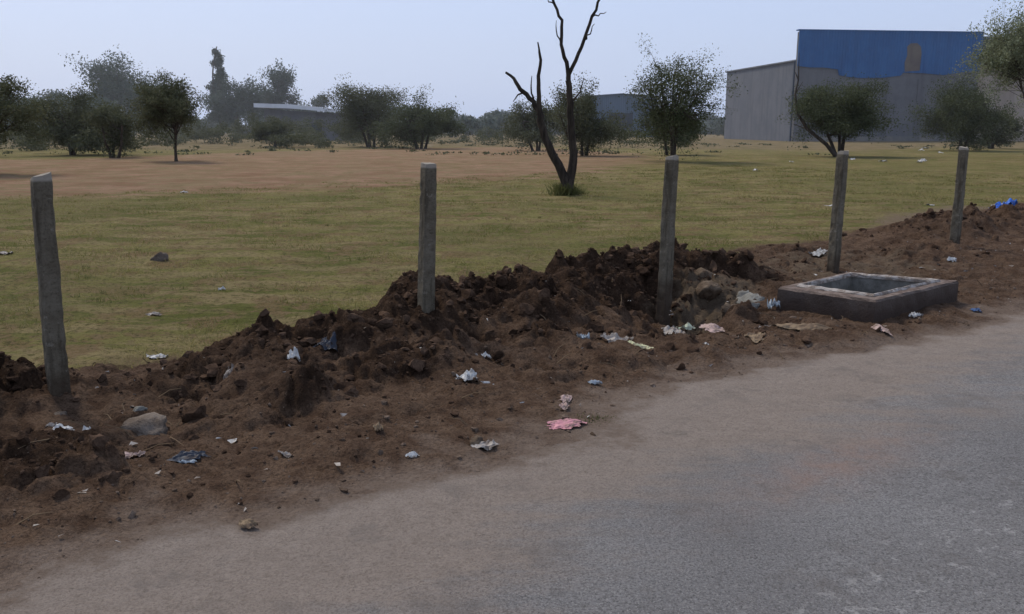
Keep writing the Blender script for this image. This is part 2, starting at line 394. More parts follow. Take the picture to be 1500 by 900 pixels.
def quadring(outer,inner,z0,z1,zi,name,mats,sub=14):
    def loop(q4):
        pts=[]
        for i in range(4):
            a=np.array(q4[i],float);c_=np.array(q4[(i+1)%4],float)
            for k in range(sub): pts.append(a+(c_-a)*k/sub)
        return pts
    o=loop(outer);i_=loop(inner);n=len(o)
    r=np.random.default_rng(5)
    rows=[]
    def row(p,z,j=.004):
        rr=[]
        for w in p:
            x,y=uv2xy(*(w+r.normal(0,j,2)));rr.append((x,y,z+r.normal(0,j*.8)))
        rows.append(rr)
    cen=np.mean(outer,axis=0)
    sh=lambda p,d:[w+(cen-w)/np.linalg.norm(cen-w)*d for w in p]
    row(o,z0,0);row(o,z0+(z1-z0)*.4);row(o,z0+(z1-z0)*.75);row(o,z1-.02,.003);row(sh(o,.02),z1,.003)
    row([(a+b_)/2 for a,b_ in zip(o,i_)],z1+.002,.003);row(sh(i_,-.012),z1,.003);row(i_,z1-.012,.003);row(i_,(z1+zi)/2);row(i_,zi,0)
    V=[p for rr in rows for p in rr];Fc=[];mi=[]
    for a in range(len(rows)-1):
        for k in range(n): Fc.append((a*n+k,a*n+(k+1)%n,(a+1)*n+(k+1)%n,(a+1)*n+k));mi.append(1 if a>=7 and len(mats)>1 else 0)
    ob=mesh_obj(name,V,Fc,mats);ob.data.polygons.foreach_set('material_index',mi);return ob
def inset(q4,d):
    c_=np.mean(q4,axis=0);return [tuple(c_+(np.array(p)-c_)*(1-d)) for p in q4]
mh=bpy.data.objects.new('manhole_chamber',None);COL.objects.link(mh)
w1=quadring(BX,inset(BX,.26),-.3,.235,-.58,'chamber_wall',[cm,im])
w2=quadring(inset(BX,.20),inset(BX,.275),.20,.258,.215,'rim_frame',[lm])
fl=inset(BX,.2);w3=mesh_obj('chamber_floor',[(*uv2xy(*p),-.56) for p in fl],[(3,2,1,0)],[cm])
for o in (w1,w2,w3):
    o.parent=mh
    bm=bmesh.new();bm.from_mesh(o.data);bmesh.ops.recalc_face_normals(bm,faces=bm.faces);bm.to_mesh(o.data);bm.free()

# ---------------- litter ----------------
def plas(name,c1,c2=None,rough=.6):
    m,nt,b=newmat(name);q=NB(nt);c2=c2 or tuple(x*.6 for x in c1)
    cc=q.mix(q.rng(q.noise(14,4,.6),.4,.65),c1,c2)
    cc=q.mix(q.rng(q.noise(30,3,.6),.50,.68,0,.7),cc,(.12,.085,.06))
    nt.links.new(cc,b.inputs['Base Color']);b.inputs['Roughness'].default_value=rough;b.inputs['Specular IOR Level'].default_value=.25;return m
P={'white':plas('white_plastic',(.52,.51,.48),(.34,.32,.29)),'grey':plas('dirty_plastic',(.30,.265,.23),(.19,.155,.125)),
 'blue':plas('blue_plastic',(.09,.16,.30),(.06,.10,.20)),'bblue':plas('bright_blue_plastic',(.06,.19,.60),(.04,.12,.42)),'dkblue':plas('dark_blue_plastic',(.022,.028,.042),(.036,.041,.052)),
 'pblue':plas('pale_blue_plastic',(.36,.40,.42),(.28,.30,.31)),'pink':plas('pink_plastic',(.50,.22,.24),(.34,.16,.16)),
 'ppink':plas('pale_pink_plastic',(.36,.25,.22),(.24,.17,.14)),'yel':plas('yellow_green_plastic',(.46,.45,.25),(.32,.29,.17)),
 'green':plas('pale_green_plastic',(.46,.50,.36),(.32,.33,.24)),'tan':plas('tan_sacking',(.21,.150,.09),(.13,.088,.055),.9)}
def scrap(name,x,y,w,d,hh,mat,seed,res=30,yaw=None):
    r=np.random.default_rng(seed)
    a=np.linspace(-1,1,res);A,B=np.meshgrid(a,a,indexing='ij')
    ph=r.random(8)*40
    rad=np.hypot(A,B);ang=np.arctan2(B,A)
    edge=.50+.28*vnoise(np.cos(ang)*1.4+ph[0],np.sin(ang)*1.4+ph[1],7)+.30*vnoise(np.cos(ang)*4+ph[0],np.sin(ang)*4+ph[1],17)
    hgt=np.abs(2*vnoise(A*2.2+ph[2],B*2.2+ph[3],8)-1)+.6*np.abs(2*vnoise(A*5+ph[4],B*5+ph[5],9)-1)+.8*(1-rad**2).clip(0,1)*vnoise(A*1.2+ph[6],B*1.2,10)
    hgt=hgt*(.3+1.2*vnoise(A*1.5+ph[5],B*1.5+ph[1],18))
    px=A*w/2*(1+.3*(vnoise(A*3+ph[6],B*3,11)-.5));py=B*d/2*(1+.3*(vnoise(A*3,B*3+ph[7],12)-.5))
    yw=r.random()*6.28 if yaw is None else yaw
    X_=px*math.cos(yw)-py*math.sin(yw);Y_=px*math.sin(yw)+py*math.cos(yw)
    ua,va=xy2uv(x+X_,y+Y_)
    zc=np.maximum(terrain(ua,va)[0],-.005)
    zm=np.percentile(zc,60)
    Z_=np.maximum(zc,zm*.5+zc*.5)+.003+hgt*hh-.006*(rad>.7*edge)
    id_=np.arange(res*res).reshape(res,res)
    Fq=np.stack([id_[:-1,:-1],id_[1:,:-1],id_[1:,1:],id_[:-1,1:]],-1).reshape(-1,4)
    inside=(rad<edge)
    kf=inside[:-1,:-1]&inside[1:,1:]&inside[1:,:-1]&inside[:-1,1:]
    Fq=Fq[kf.ravel()]
    used=np.unique(Fq);remap=-np.ones(res*res,int);remap[used]=np.arange(len(used))
    Vv=np.stack([X_,Y_,Z_-zm],-1).reshape(-1,3)[used]
    return mesh_obj(name,Vv,remap[Fq],[P[mat]],smooth=False,loc=(x,y,zm))
L=[('plastic_bag',1.97,7.07,.24,.10,.03,'white'),('paper_scrap',2.57,5.83,.13,.07,.05,'white'),('plastic_bag',2.93,6.1,.24,.16,.02,'dkblue'),
('plastic_bag',3.47,4.95,.23,.15,.05,'white'),('plastic_bag',4.78,5.17,.14,.12,.05,'pblue'),('plastic_bag',5.10,5.12,.30,.20,.05,'grey'),
('food_wrapper',5.06,4.81,.28,.20,.025,'yel'),('plastic_bag',5.81,5.13,.36,.26,.04,'grey'),('food_wrapper',6.05,5.19,.22,.17,.04,'green'),
('plastic_bag',6.25,5.05,.32,.2,.03,'ppink'),('food_wrapper',5.54,4.52,.13,.06,.02,'white'),('food_wrapper',4.19,4.40,.14,.06,.02,'pblue'),
('plastic_bag',3.46,3.90,.32,.16,.02,'pink'),('plastic_bag',3.79,4.27,.20,.10,.02,'ppink'),('plastic_bag',3.65,4.12,.12,.08,.02,'ppink'),('plastic_bag',2.84,3.88,.20,.12,.02,'grey'),
('food_wrapper',2.42,3.98,.09,.05,.015,'white'),('paper_scrap',2.44,4.4,.12,.08,.03,'tan'),('plastic_bag',1.42,4.71,.22,.13,.02,'dkblue'),
('food_wrapper',1.40,4.62,.12,.04,.02,'pblue'),('paper_scrap',1.87,4.42,.12,.05,.02,'grey'),('paper_scrap',.99,5.6,.16,.09,.02,'white'),
('paper_scrap',1.1,5.5,.09,.07,.02,'white'),('paper_scrap',.95,5.75,.08,.06,.02,'grey'),('paper_scrap',1.17,4.89,.2,.09,.02,'ppink'),('paper_scrap',1.36,6.34,.10,.06,.02,'grey'),
('plastic_bag',2.11,5.9,.18,.08,.03,'grey'),('plastic_bag',7.30,5.15,.20,.15,.09,'pblue'),('food_wrapper',8.93,3.95,.13,.1,.03,'blue'),
('plastic_bag',17.6,7.5,.55,.32,.14,'bblue'),('plastic_bag',21.0,9.0,.6,.3,.05,'white'),('plastic_bag',10.8,6.96,.4,.12,.06,'white'),
('food_wrapper',3.42,9.59,.10,.07,.03,'white'),('paper_scrap',2.45,8.79,.22,.09,.02,'grey'),('plastic_bag',8,24.9,.30,.2,.03,'white'),
('paper_scrap',2.02,14.2,.30,.2,.03,'grey'),('plastic_bag',17.9,11.3,.35,.2,.03,'white'),('plastic_bag',20,10.1,.25,.2,.03,'white'),
('plastic_bag',7.25,4.0,.36,.12,.02,'ppink'),('food_wrapper',8.0,4.08,.14,.1,.05,'white'),('paper_scrap',1.38,3.75,.14,.07,.02,'tan'),
('torn_sack',6.75,4.5,.66,.22,.03,'tan'),('torn_sack',6.2,4.55,.3,.18,.03,'tan'),
('food_wrapper',3.9,5.3,.09,.06,.03,'white'),('food_wrapper',6.6,4.75,.12,.08,.02,'grey'),('paper_scrap',11.8,5.6,.2,.08,.03,'white'),('paper_scrap',13.6,5.4,.2,.1,.03,'grey')]
for i,(n_,u_,v_,w_,d_,h_,m_) in enumerate(L):
    x,y=uv2xy(u_,v_);scrap(n_,x,y,w_*1.1,d_*1.1,h_*.8,m_,i+10)
for i,(x,y,w_) in enumerate([(19,46,.5),(21,46,.5),(28.6,60,.7),(9.5,35,.4),(14,45,.4),(20.2,44.5,.4),(33,72,.8),(36,72,1.0),(30,66,.6),(18,47.5,.4)]):
    scrap('plastic_bag',x,y,w_*1.2,w_*.7,.08,'white',i+90,res=14)
for mat_,cnt,nm_ in (('grey',220,'litter_bits'),('white',70,'paper_bits')):
    VV=[];FF=[];o=0
    for i in range(cnt):
        u_=rng.uniform(.2,16);v_=rng.uniform(3.9,6.8)
        if 7.2<u_<9.4 and 4.1<v_<5.5: continue
        s_=rng.uniform(.005,.020);x,y=uv2xy(u_,v_);z=max(H(u_,v_),0)+s_*.4
        pts=rng.normal(0,1,(4,3))*s_*np.array([1,1,.5]);VV.append(pts+np.array([x,y,z]));FF.append(np.array([[0,1,2],[1,2,3]])+o);o+=4
    mesh_obj(nm_,np.concatenate(VV),np.concatenate(FF),[P[mat_]])

# ---------------- grass blades ----------------
def blades(name,x,y,z,h,w,mat):
    n=len(x);a=rng.random(n)*6.28;lean=rng.normal(0,.6,(n,2))*h[:,None]
    p0=np.stack([x-np.cos(a)*w,y-np.sin(a)*w,z-.004],-1);p1=np.stack([x+np.cos(a)*w,y+np.sin(a)*w,z-.004],-1)
    p2=np.stack([x+lean[:,0],y+lean[:,1],z+h],-1)
    V_=np.stack([p0,p1,p2],1).reshape(-1,3);return mesh_obj(name,V_,np.arange(3*n).reshape(n,3),[mat])
def translu(nt,b,cc,f):
    tr=nt.nodes.new('ShaderNodeBsdfTranslucent');nt.links.new(cc,tr.inputs[0])
    mx=nt.nodes.new('ShaderNodeMixShader');mx.inputs[0].default_value=f
    nt.links.new(b.outputs[0],mx.inputs[1]);nt.links.new(tr.outputs[0],mx.inputs[2])
    nt.links.new(mx.outputs[0],nt.nodes['Material Output'].inputs[0])
gb,nt,b=newmat('short_grass');q=NB(nt)
cc=q.mix(q.rng(q.noise(.55,4,.65),.42,.58),(.14,.14,.038),(.27,.23,.085))
geo=nt.nodes.new('ShaderNodeNewGeometry')
cc=q.mix(q.rng(geo.outputs['Random Per Island'],.4,1,0,.8,False),cc,(.33,.265,.13))
nt.links.new(cc,b.inputs['Base Color']);translu(nt,b,cc,.3)
n=150000
uu=rng.uniform(-6,34,n*2)
vv=6.6+ (rng.random(n*2)**1.8)*20
x,y=uv2xy(uu,vv)
k=(y>0)&(np.abs(x)/np.maximum(y,.1)<.72)
uu,vv,x,y=uu[k][:n],vv[k][:n],x[k][:n],y[k][:n]
zt,bb,_,vgg,_=terrain(uu,vv)
dens=fbm(x*1.6,y*1.6,4,33)
k=(vv>vgg+rng.normal(.05,.12,len(vv)))&(rng.random(len(vv))<sst(.45,.56,dens)+.03)&(poly_sd(x,y,MUD)<.3+rng.normal(0,.3,len(vv)))
x,y,zt,dn_=x[k],y[k],zt[k],dens[k]
blades('grass',x,y,zt,rng.uniform(.010,.032,len(x))*(.6+1.4*sst(.45,.7,dn_)),np.full(len(x),.003)+.0003*y,gb)
wm,nt,b=newmat('weed_green');q=NB(nt);cc=q.mix(q.noise(6),(.07,.08,.025),(.15,.145,.055));nt.links.new(cc,b.inputs['Base Color']);translu(nt,b,cc,.3)
sx,sy,sh=[],[],[]
for (tx,ty,r_,n_,h_) in [(1.4,24,.38,900,.38),(1.7,24.2,.4,400,.22)]:
    a=rng.random(n_)*6.28;rr=np.abs(rng.normal(0,.5,n_))*r_;sx+=list(tx+np.cos(a)*rr);sy+=list(ty+np.sin(a)*rr);sh+=list(rng.uniform(.3,1,n_)*h_)
for (u_,v_) in [(3.75,3.85)]:
    x0,y0=uv2xy(u_,v_);n_=160;sx+=list(x0+rng.normal(0,.08,n_));sy+=list(y0+rng.normal(0,.04,n_));sh+=list(rng.uniform(.006,.02,n_))
for i in range(260):
    u_=rng.uniform(-2,34);v_=rng.uniform(8.5,26);x0,y0=uv2xy(u_,v_);n_=16;sp_=rng.uniform(.02,.08)
    sx+=list(x0+rng.normal(0,sp_,n_));sy+=list(y0+rng.normal(0,sp_,n_));sh+=list(rng.uniform(.015,.05,n_))
sx,sy,sh=map(np.array,(sx,sy,sh));ux,vx=xy2uv(sx,sy)
blades('weeds',sx,sy,terrain(ux,vx)[0],sh,.004+sh*.035,wm)

# ---------------- trees ----------------
def tube(pts,rad,V,Fc,sides=6):
    pts=[np.array(p,float) for p in pts];o=len(V)
    for i,p in enumerate(pts):
        d=pts[min(i+1,len(pts)-1)]-pts[max(i-1,0)];d/=max(np.linalg.norm(d),1e-6)
        a=np.cross(d,[0.31,.95,.05]);a/=max(np.linalg.norm(a),1e-6);b_=np.cross(d,a)
        for k in range(sides):
            t=2*math.pi*k/sides;V.append(p+(a*math.cos(t)+b_*math.sin(t))*rad[i])
    for i in range(len(pts)-1):
        for k in range(sides):
            Fc.append((o+i*sides+k,o+i*sides+(k+1)%sides,o+(i+1)*sides+(k+1)%sides,o+(i+1)*sides+k))
def wig(a,b_,r,n=5,amp=.12,sag=0):
    a=np.array(a,float);b_=np.array(b_,float);L_=np.linalg.norm(b_-a);out=[]
    off=np.zeros(3)
    for i in range(n+1):
        t=i/n;off=off+r.normal(0,amp*L_/n,3)*(0<i)
        out.append(a+(b_-a)*t+off*(math.sin(math.pi*t) if i<n else 0)+np.array([0,0,sag*L_*math.sin(math.pi*t)]))
    return out
def leafmat(name,dk_,lt_,hi_):
    m,nt,b=newmat(name);q=NB(nt)
    cc=q.mix(q.rng(q.noise(1.1,3,.6),.38,.62),dk_,lt_)
    geo=nt.nodes.new('ShaderNodeNewGeometry')
    cc=q.mix(q.rng(geo.outputs['Random Per Island'],.3,1,0,.6,False),cc,hi_)
    nt.links.new(cc,b.inputs['Base Color']);b.inputs['Roughness'].default_value=.8
    translu(nt,b,cc,.25);return m
bark,nt,b=newmat('bark');q=NB(nt)
nt.links.new(q.mix(q.rng(q.noise(1,4,.7,q.mapping((9,9,2))),.35,.65),(.035,.026,.02),(.085,.066,.05)),b.inputs['Base Color']);q.bump(q.noise(1,4,.7,q.mapping((20,20,4))),.8,.03,b)
G1=leafmat('thorn_foliage',(.046,.056,.026),(.080,.092,.042),(.125,.135,.066))
G2=leafmat('haze_tinted_foliage',(.042,.060,.044),(.062,.084,.056),(.085,.108,.070))  # far trees: distance haze painted into the leaf colours, bluer and lighter
G3=leafmat('bright_foliage',(.12,.14,.07),(.22,.235,.13),(.38,.39,.25))
G4=leafmat('dry_scrub_foliage',(.060,.066,.034),(.092,.098,.050),(.14,.138,.075))
G5=leafmat('pale_haze_tinted_foliage',(.070,.092,.072),(.092,.114,.090),(.115,.135,.11))  # tree line: stronger distance haze painted into the leaf colours
def leaves_arr(P_,size,r,asp=.55):
    n=len(P_);a=r.normal(size=(n,3));a/=np.linalg.norm(a,axis=1)[:,None]
    b_=np.cross(a,r.normal(size=(n,3)));b_/=np.linalg.norm(b_,axis=1)[:,None]
    s_=size*r.uniform(.5,1.3,n)[:,None]
    return np.stack([P_-a*s_,P_+b_*s_*asp,P_+a*s_,P_-b_*s_*asp],1).reshape(-1,3)
def ball(r,n):
    d=r.normal(size=(n,3));d/=np.linalg.norm(d,axis=1)[:,None];return d*(r.random((n,1))**.45)
def tree(name,X_,Y_,w,h,cb,nl,ls,tr,mat,seed,ncl=9,shape='round',stems=1,tight=.55,twigs=7,extra=None,ragged=.0):
    r=np.random.default_rng(seed);V=[];Fc=[]
    depth=w*.9;cl=[];H_=h-cb
    for i in range(ncl):
        for _ in range(50):
            p=r.uniform(-1,1,3)
            if np.linalg.norm(p)<1 and (np.linalg.norm(p)>.35 or i<2): break
        if shape=='round': cpos=np.array([p[0]*w*.36,p[1]*depth*.36,cb+H_*(.5+p[2]*.34)])
        elif shape=='cone':
            t=(i+.5)/ncl;cpos=np.array([p[0]*w*.25*(1-t*.7),p[1]*w*.25*(1-t),cb+H_*(.06+.86*t)])
        elif shape=='bush':
            t=(p[2]+1)/2;cpos=np.array([p[0]*w*.40*(1-.4*t),p[1]*depth*.38*(1-.4*t),cb+H_*(.16+.6*t)])
        sc=r.uniform(.7,1.3)
        if shape=='cone': rad=np.array([w*.34*(1.2-t*.9),w*.34*(1.2-t),H_/ncl*1.0])*sc
        else: rad=np.array([w*.21,depth*.21,H_*.20])*sc
        cl.append((cpos,rad))
    bases=[np.array([r.normal(0,tr*2.2) if stems>1 else 0,r.normal(0,tr*2.2) if stems>1 else 0,-.1]) for _ in range(stems)]
    forks=[]
    for bs in bases:
        top=np.array([bs[0]*3+r.normal(0,w*.04),bs[1]*3,max(cb*1.0,h*.28)+ (H_*.25)])
        if shape=='cone': top=np.array([0,0,h*.95])
        pts=wig(bs,top,r,6,.10);n=len(pts)
        tube(pts,[tr*(1.25 if i==0 else 1)*(1-.55*i/(n-1)) for i in range(n)],V,Fc,7);forks.append(pts)
    LP=[];tot=sum(np.prod(c_[1])**(2/3) for c_ in cl)
    for cpos,rad in cl:
        f_=forks[r.integers(len(forks))]
        st_=f_[min(len(f_)-1,max(2,int(len(f_)*r.uniform(.45,.9))))] if shape!='cone' else np.array([0,0,cpos[2]*.95])
        pts=wig(st_,cpos,r,5,.16,-.05)
        tube(pts,[tr*.5*(1-.7*i/5) for i in range(6)],V,Fc,5)
        subs=[]
        for k in range(twigs):
            d=r.normal(size=3);d/=np.linalg.norm(d);rr=r.uniform(.6,1.2+ragged)
            if shape=='cone': rr=r.uniform(.5,1)
            e=cpos+d*rad*rr;e[2]=max(e[2],.15)
            subs.append(e)
            s0=pts[r.integers(2,6)]
            tp=wig(s0,e,r,3,.14);tube(tp,[tr*.17,tr*.13,tr*.09,tr*.04],V,Fc,3)
            if r.random()<.6:
                e2=e+d*rad*.35*r.random()+r.normal(0,.03,3)*w
                tube([tp[2],e2],[tr*.08,tr*.03],V,Fc,3);subs.append(e2)
        nn=int(nl*np.prod(rad)**(2/3)/tot)
        subs=np.array(subs);sw=r.gamma(1.8,1,len(subs));ch=r.choice(len(subs),nn,p=sw/sw.sum())
        t=r.random(nn)[:,None]**.6
        base=cpos+(subs[ch]-cpos)*t
        LP.append(base+ball(r,nn)*rad*tight)
        nf=int(nn*.05);ch=r.integers(0,len(subs),nf);LP.append(subs[ch]+r.normal(0,.16,(nf,3))*rad)
    LP=np.concatenate(LP);LP=LP[LP[:,2]>.05]
    if extra: extra(V,Fc,r)
    LV=leaves_arr(LP,ls,r)
    bz=HXY(X_,Y_)
    e=bpy.data.objects.new(name,None);COL.objects.link(e);e.location=(X_,Y_,bz)
    t_=mesh_obj('trunk_and_branches',V,np.array(Fc),[bark],smooth=True)
    l_=mesh_obj('leaves',LV,np.arange(len(LV)).reshape(-1,4),[mat])
    t_.parent=e;l_.parent=e
    return e
tree('acacia_tree',-19.9,34,4.4,4.0,1.1,20000,.042,.09,G4,1,12,'round',ragged=.4,tight=.45)
tree('thorn_bush',-27.2,56,7.0,4.6,.1,24000,.065,.10,G4,2,14,'bush',3,ragged=.4)
tree('thorn_bush',-23.0,52,3.6,3.6,.1,9000,.06,.09,G4,22,8,'bush',3,ragged=.3)
tree('broadleaf_tree',-66,150,17,13.5,.5,26000,.19,.35,G2,3,20,'round')
tree('broadleaf_tree',-55,140,9,8.5,.5,10000,.20,.25,G2,31,10,'round')
tree('acacia_tree',-17.2,46,5.0,4.1,.9,21000,.05,.085,G4,4,17,'round',ragged=.6,tight=.42)
tree('conifer_tree',-54.5,170,6.5,17,1.,13000,.19,.22,G2,5,13,'cone')
tree('broadleaf_tree',-48.5,160,10,11.0,.3,15000,.19,.25,G2,6,14,'round')
tree('broadleaf_tree',-44.6,172,9.5,14,1,14000,.20,.25,G2,7,13,'round')
tree('broadleaf_tree',-40.5,190,12,9.2,.5,9000,.22,.25,G2,8,10,'round')
tree('thorn_bush',-12.2,78,8.4,6.1,.0,30000,.075,.12,G4,9,19,'bush',5,ragged=.5)
tree('thorn_bush',-7.4,72,6.6,5.0,.0,24000,.075,.11,G1,10,15,'bush',4,ragged=.4)
tree('thorn_bush',-20,76,4.8,2.6,.0,9000,.08,.08,G4,11,8,'bush',3)
tree('thorn_bush',1.8,66,4.8,4.0,.0,12000,.07,.10,G4,12,10,'bush',3,ragged=.5)
tree('thorn_bush',4.3,55,4.8,4.7,.1,22000,.06,.10,G4,13,13,'bush',3,ragged=.5)
tree('acacia_tree',8.3,46,5.6,5.6,.6,21000,.050,.11,G1,14,17,'round',3,ragged=.5,twigs=10,tight=.42)
tree('acacia_tree',9.8,56,4.8,4.0,.1,13000,.06,.10,G1,141,10,'bush',2)
def stick(V,Fc,r):
    pts=[(-.3,0,0),(-.9,0,.7),(-2.1,0,1.6),(-2.7,.1,2.5),(-2.9,.1,3.6),(-2.8,0,4.4),(-2.85,0,5.9)]
    tube(pts,[.12,.11,.09,.075,.06,.04,.015],V,Fc,6)
    for a,b_ in [((-2.1,0,1.6),(-2.9,.2,1.9)),((-2.9,.1,3.6),(-2.5,.1,4.3)),((-2.8,0,4.4),(-3.1,0,5.0))]:
        tube([a,b_],[.04,.01],V,Fc,4)
tree('acacia_tree',19.4,53,5.9,4.7,.7,42000,.055,.12,G1,15,22,'round',3,extra=stick,ragged=.2)
tree('acacia_tree',32.8,66,7.2,6.1,.1,34000,.065,.11,G1,16,18,'bush',3,ragged=.2)
tree('pepper_tree',28.6,50,6.2,8.6,3.2,30000,.06,.085,G3,173,20,'round',2,ragged=.7,twigs=13,tight=.40)
tree('pepper_tree',32.6,53,6.8,8.4,2.0,18000,.06,.11,G3,171,14,'round',2,ragged=.6,twigs=10,tight=.4)
tree('thorn_bush',38.5,72,5,3.4,.0,9000,.08,.1,G4,18,8,'bush',3)

def mass(name,items,mat,ls,dens):
    r=np.random.default_rng(99);LP=[]
    for (x,y,w,h) in items:
        k=max(3,int(w/1.6))
        for j in range(k):
            cx=x+r.uniform(-.5,.5)*w*.8;cz=h*r.uniform(.1,.72);rx=w*r.uniform(.14,.28);rz=h*r.uniform(.14,.28)
            nn=int(dens*rx*rz*4)
            LP.append(np.array([cx,y+r.normal(0,w*.1),cz])+ball(r,nn)*np.array([rx,rx,rz])*r.uniform(.7,1.15,(nn,1)))
    LP=np.concatenate(LP);LP=LP[LP[:,2]>0];LV=leaves_arr(LP,ls,r)
    return mesh_obj(name,LV,np.arange(len(LV)).reshape(-1,4),[mat])
r=np.random.default_rng(3);it=[]
for i in range(105):
    y=r.uniform(170,260);x=r.uniform(-.75,.75)*y;it.append((x,y,r.uniform(8,16),r.uniform(3.5,6.5)))
for i in range(38):
    y=r.uniform(120,150);x=r.uniform(-.62,-.44)*y;it.append((x,y,r.uniform(6,11),r.uniform(5,8.5)))
for i in range(12):
    y=r.uniform(130,160);x=r.uniform(-.08,.02)*y;it.append((x,y,r.uniform(4,7),r.uniform(3,5.2)))
mass('distant_tree_line',it,G5,.34,28)
it=[]
for i in range(70):
    y=r.uniform(72,125);x=r.uniform(-.62,.16)*y;it.append((x,y,r.uniform(3,6),r.uniform(1.2,3.0)))
for i in range(14):
    y=r.uniform(88,104);x=r.uniform(-.36,-.15)*y;it.append((x,y,r.uniform(3,6),r.uniform(2.0,3.2)))
for i in range(14):
    y=r.uniform(50,75);x=r.uniform(-.62,-.40)*y;it.append((x,y,r.uniform(3,5),r.uniform(2.0,3.8)))
for i in range(9):
    y=r.uniform(92,108);x=r.uniform(-.28,-.18)*y;it.append((x,y,r.uniform(3,5),r.uniform(3.1,3.9)))
for i in range(120):
    y=r.uniform(56,95);x=r.uniform(-.62,.75)*y;it.append((x,y,r.uniform(1,3.5),r.uniform(.15,.45)))
mass('scrub',it,G4,.10,110)

# dead tree
V=[];Fc=[];r=np.random.default_rng(8)
def br(pts,rad,sides=8):
    fine=[];fr=[]
    for i in range(len(pts)-1):
        a=np.array(pts[i],float);b_=np.array(pts[i+1],float)
        for k in range(3):
            t=k/3;fine.append(a+(b_-a)*t+(r.normal(0,.018,3) if k else 0));fr.append(rad[i]+(rad[i+1]-rad[i])*t)
    fine.append(np.array(pts[-1],float));fr.append(rad[-1]);tube(fine,fr,V,Fc,sides)
br([(0,0,-.2),(.0,0,.1),(-.05,0,.45),(-.3,0,.95),(-.55,0,1.45),(-.68,0,1.85),(-.72,0,2.15)],[.20,.16,.13,.115,.105,.10,.09])
br([(-.72,0,2.15),(-.88,.05,2.45),(-1.15,.1,2.7),(-1.35,.1,2.95),(-1.62,.1,3.2)],[.075,.065,.06,.05,.03])
br([(-.72,0,2.1),(-.74,-.05,2.6),(-.76,-.05,3.1),(-.70,-.05,3.5),(-.78,-.05,3.95)],[.075,.06,.05,.04,.018])
br([(-1.15,.1,2.7),(-1.3,.15,2.62),(-1.42,.2,2.45)],[.03,.02,.01],5)
br([(-.88,.05,2.45),(-.95,-.1,2.8),(-.93,-.1,3.1)],[.03,.02,.008],5)
br([(.0,0,.05),(.12,.05,.5),(.2,.05,1.1),(.12,.05,1.7),(.10,.0,2.4),(.02,0,3.0)],[.17,.13,.11,.10,.09,.075])
br([(.02,0,3.0),(-.02,0,3.45),(-.17,0,3.9),(-.15,.0,4.5),(-.35,.05,4.9),(-.5,.05,5.45),(-.6,.05,5.8)],[.06,.055,.045,.04,.035,.025,.015])
br([(.04,0,2.95),(.22,0,3.5),(.42,0,4.0),(.62,0,4.6),(.85,0,5.1),(1.12,.0,5.7)],[.055,.05,.045,.04,.03,.018])
br([(.62,0,4.6),(.8,.1,4.62),(1.0,.12,4.72)],[.025,.018,.008],5)
br([(.42,0,4.0),(.58,-.1,4.15),(.68,-.1,4.4)],[.025,.018,.008],5)
br([(-.35,.05,4.9),(-.5,0,4.95),(-.56,0,5.1)],[.02,.015,.008],5)
br([(.10,.0,2.4),(.35,.1,2.7),(.45,.1,3.05)],[.03,.02,.008],5)
br([(-.17,0,3.9),(-.3,0,4.25),(-.3,0,4.5)],[.022,.015,.006],5)
br([(.85,0,5.1),(.7,0,5.4),(.72,0,5.6)],[.02,.015,.006],5)
dbm,nt,b=newmat('dead_bark');q=NB(nt)
nt.links.new(q.mix(q.rng(q.noise(1,4,.7,q.mapping((9,9,2))),.35,.65),(.022,.017,.013),(.06,.046,.034)),b.inputs['Base Color']);q.bump(q.noise(1,4,.7,q.mapping((25,25,5))),.8,.03,b)
mesh_obj('dead_tree',V,np.array(Fc),[dbm],smooth=True,loc=(1.45,24,HXY(1.45,24)))
V=[];Fc=[]
for i in range(110):
    u_=r.uniform(.3,16);v_=r.uniform(4,8)
    if 7.2<u_<9.4 and 4.1<v_<5.5: continue
    x,y=uv2xy(u_,v_);z=H(u_,v_);L_=r.uniform(.06,.28);a=r.random()*6.28
    e=(x+math.cos(a)*L_,y+math.sin(a)*L_,z+r.uniform(0,.10))
    m_=((x+e[0])/2+r.normal(0,.01),(y+e[1])/2+r.normal(0,.01),(z+e[2])/2+.015)
    tube([(x,y,z),m_,e],[.004,.003,.0015],V,Fc,4)
tw,nt,b=newmat('dry_stalk');q=NB(nt);nt.links.new(q.mix(q.noise(8),(.20,.14,.08),(.10,.065,.04)),b.inputs['Base Color'])
mesh_obj('twigs',V,np.array(Fc),[tw])

# ---------------- buildings ----------------
def wallmat(name,c1,c2,ribs=None,grime=.4):
    m,nt,b=newmat(name);q=NB(nt)
    cc=q.mix(q.rng(q.noise(.35,4,.65),.35,.65),c1,c2)
    st_=q.noise(1,4,.6,q.mapping((1.2,1.2,.12)))
    cc=q.mix(q.rng(st_,.45,.72,0,grime),cc,tuple(x*.55 for x in c1))
    if ribs:
        w=nt.nodes.new('ShaderNodeTexWave');w.inputs['Scale'].default_value=ribs;w.bands_direction='X'
        nt.links.new(q.co,w.inputs['Vector']);q.bump(w.outputs['Fac'],.5,.05,b)
    else:
        w=nt.nodes.new('ShaderNodeTexBrick');mp=q.mapping((1,1,1),(math.radians(90),0,0));nt.links.new(mp,w.inputs['Vector']);w.inputs['Scale'].default_value=1.4
        q.bump(w.outputs['Fac'],.3,.02,b)
    nt.links.new(cc,b.inputs['Base Color'])
    return m
BG=wallmat('grey_block_wall',(.105,.105,.112),(.14,.14,.146))
BG2=wallmat('grey_render_wall',(.105,.112,.130),(.130,.136,.152))
BB=wallmat('blue_cladding',(.018,.090,.235),(.024,.110,.275),.9,.35)
BE=wallmat('beige_wall',(.30,.24,.19),(.36,.30,.245))
DK=wallmat('dark_fascia',(.02,.03,.05),(.03,.045,.07))
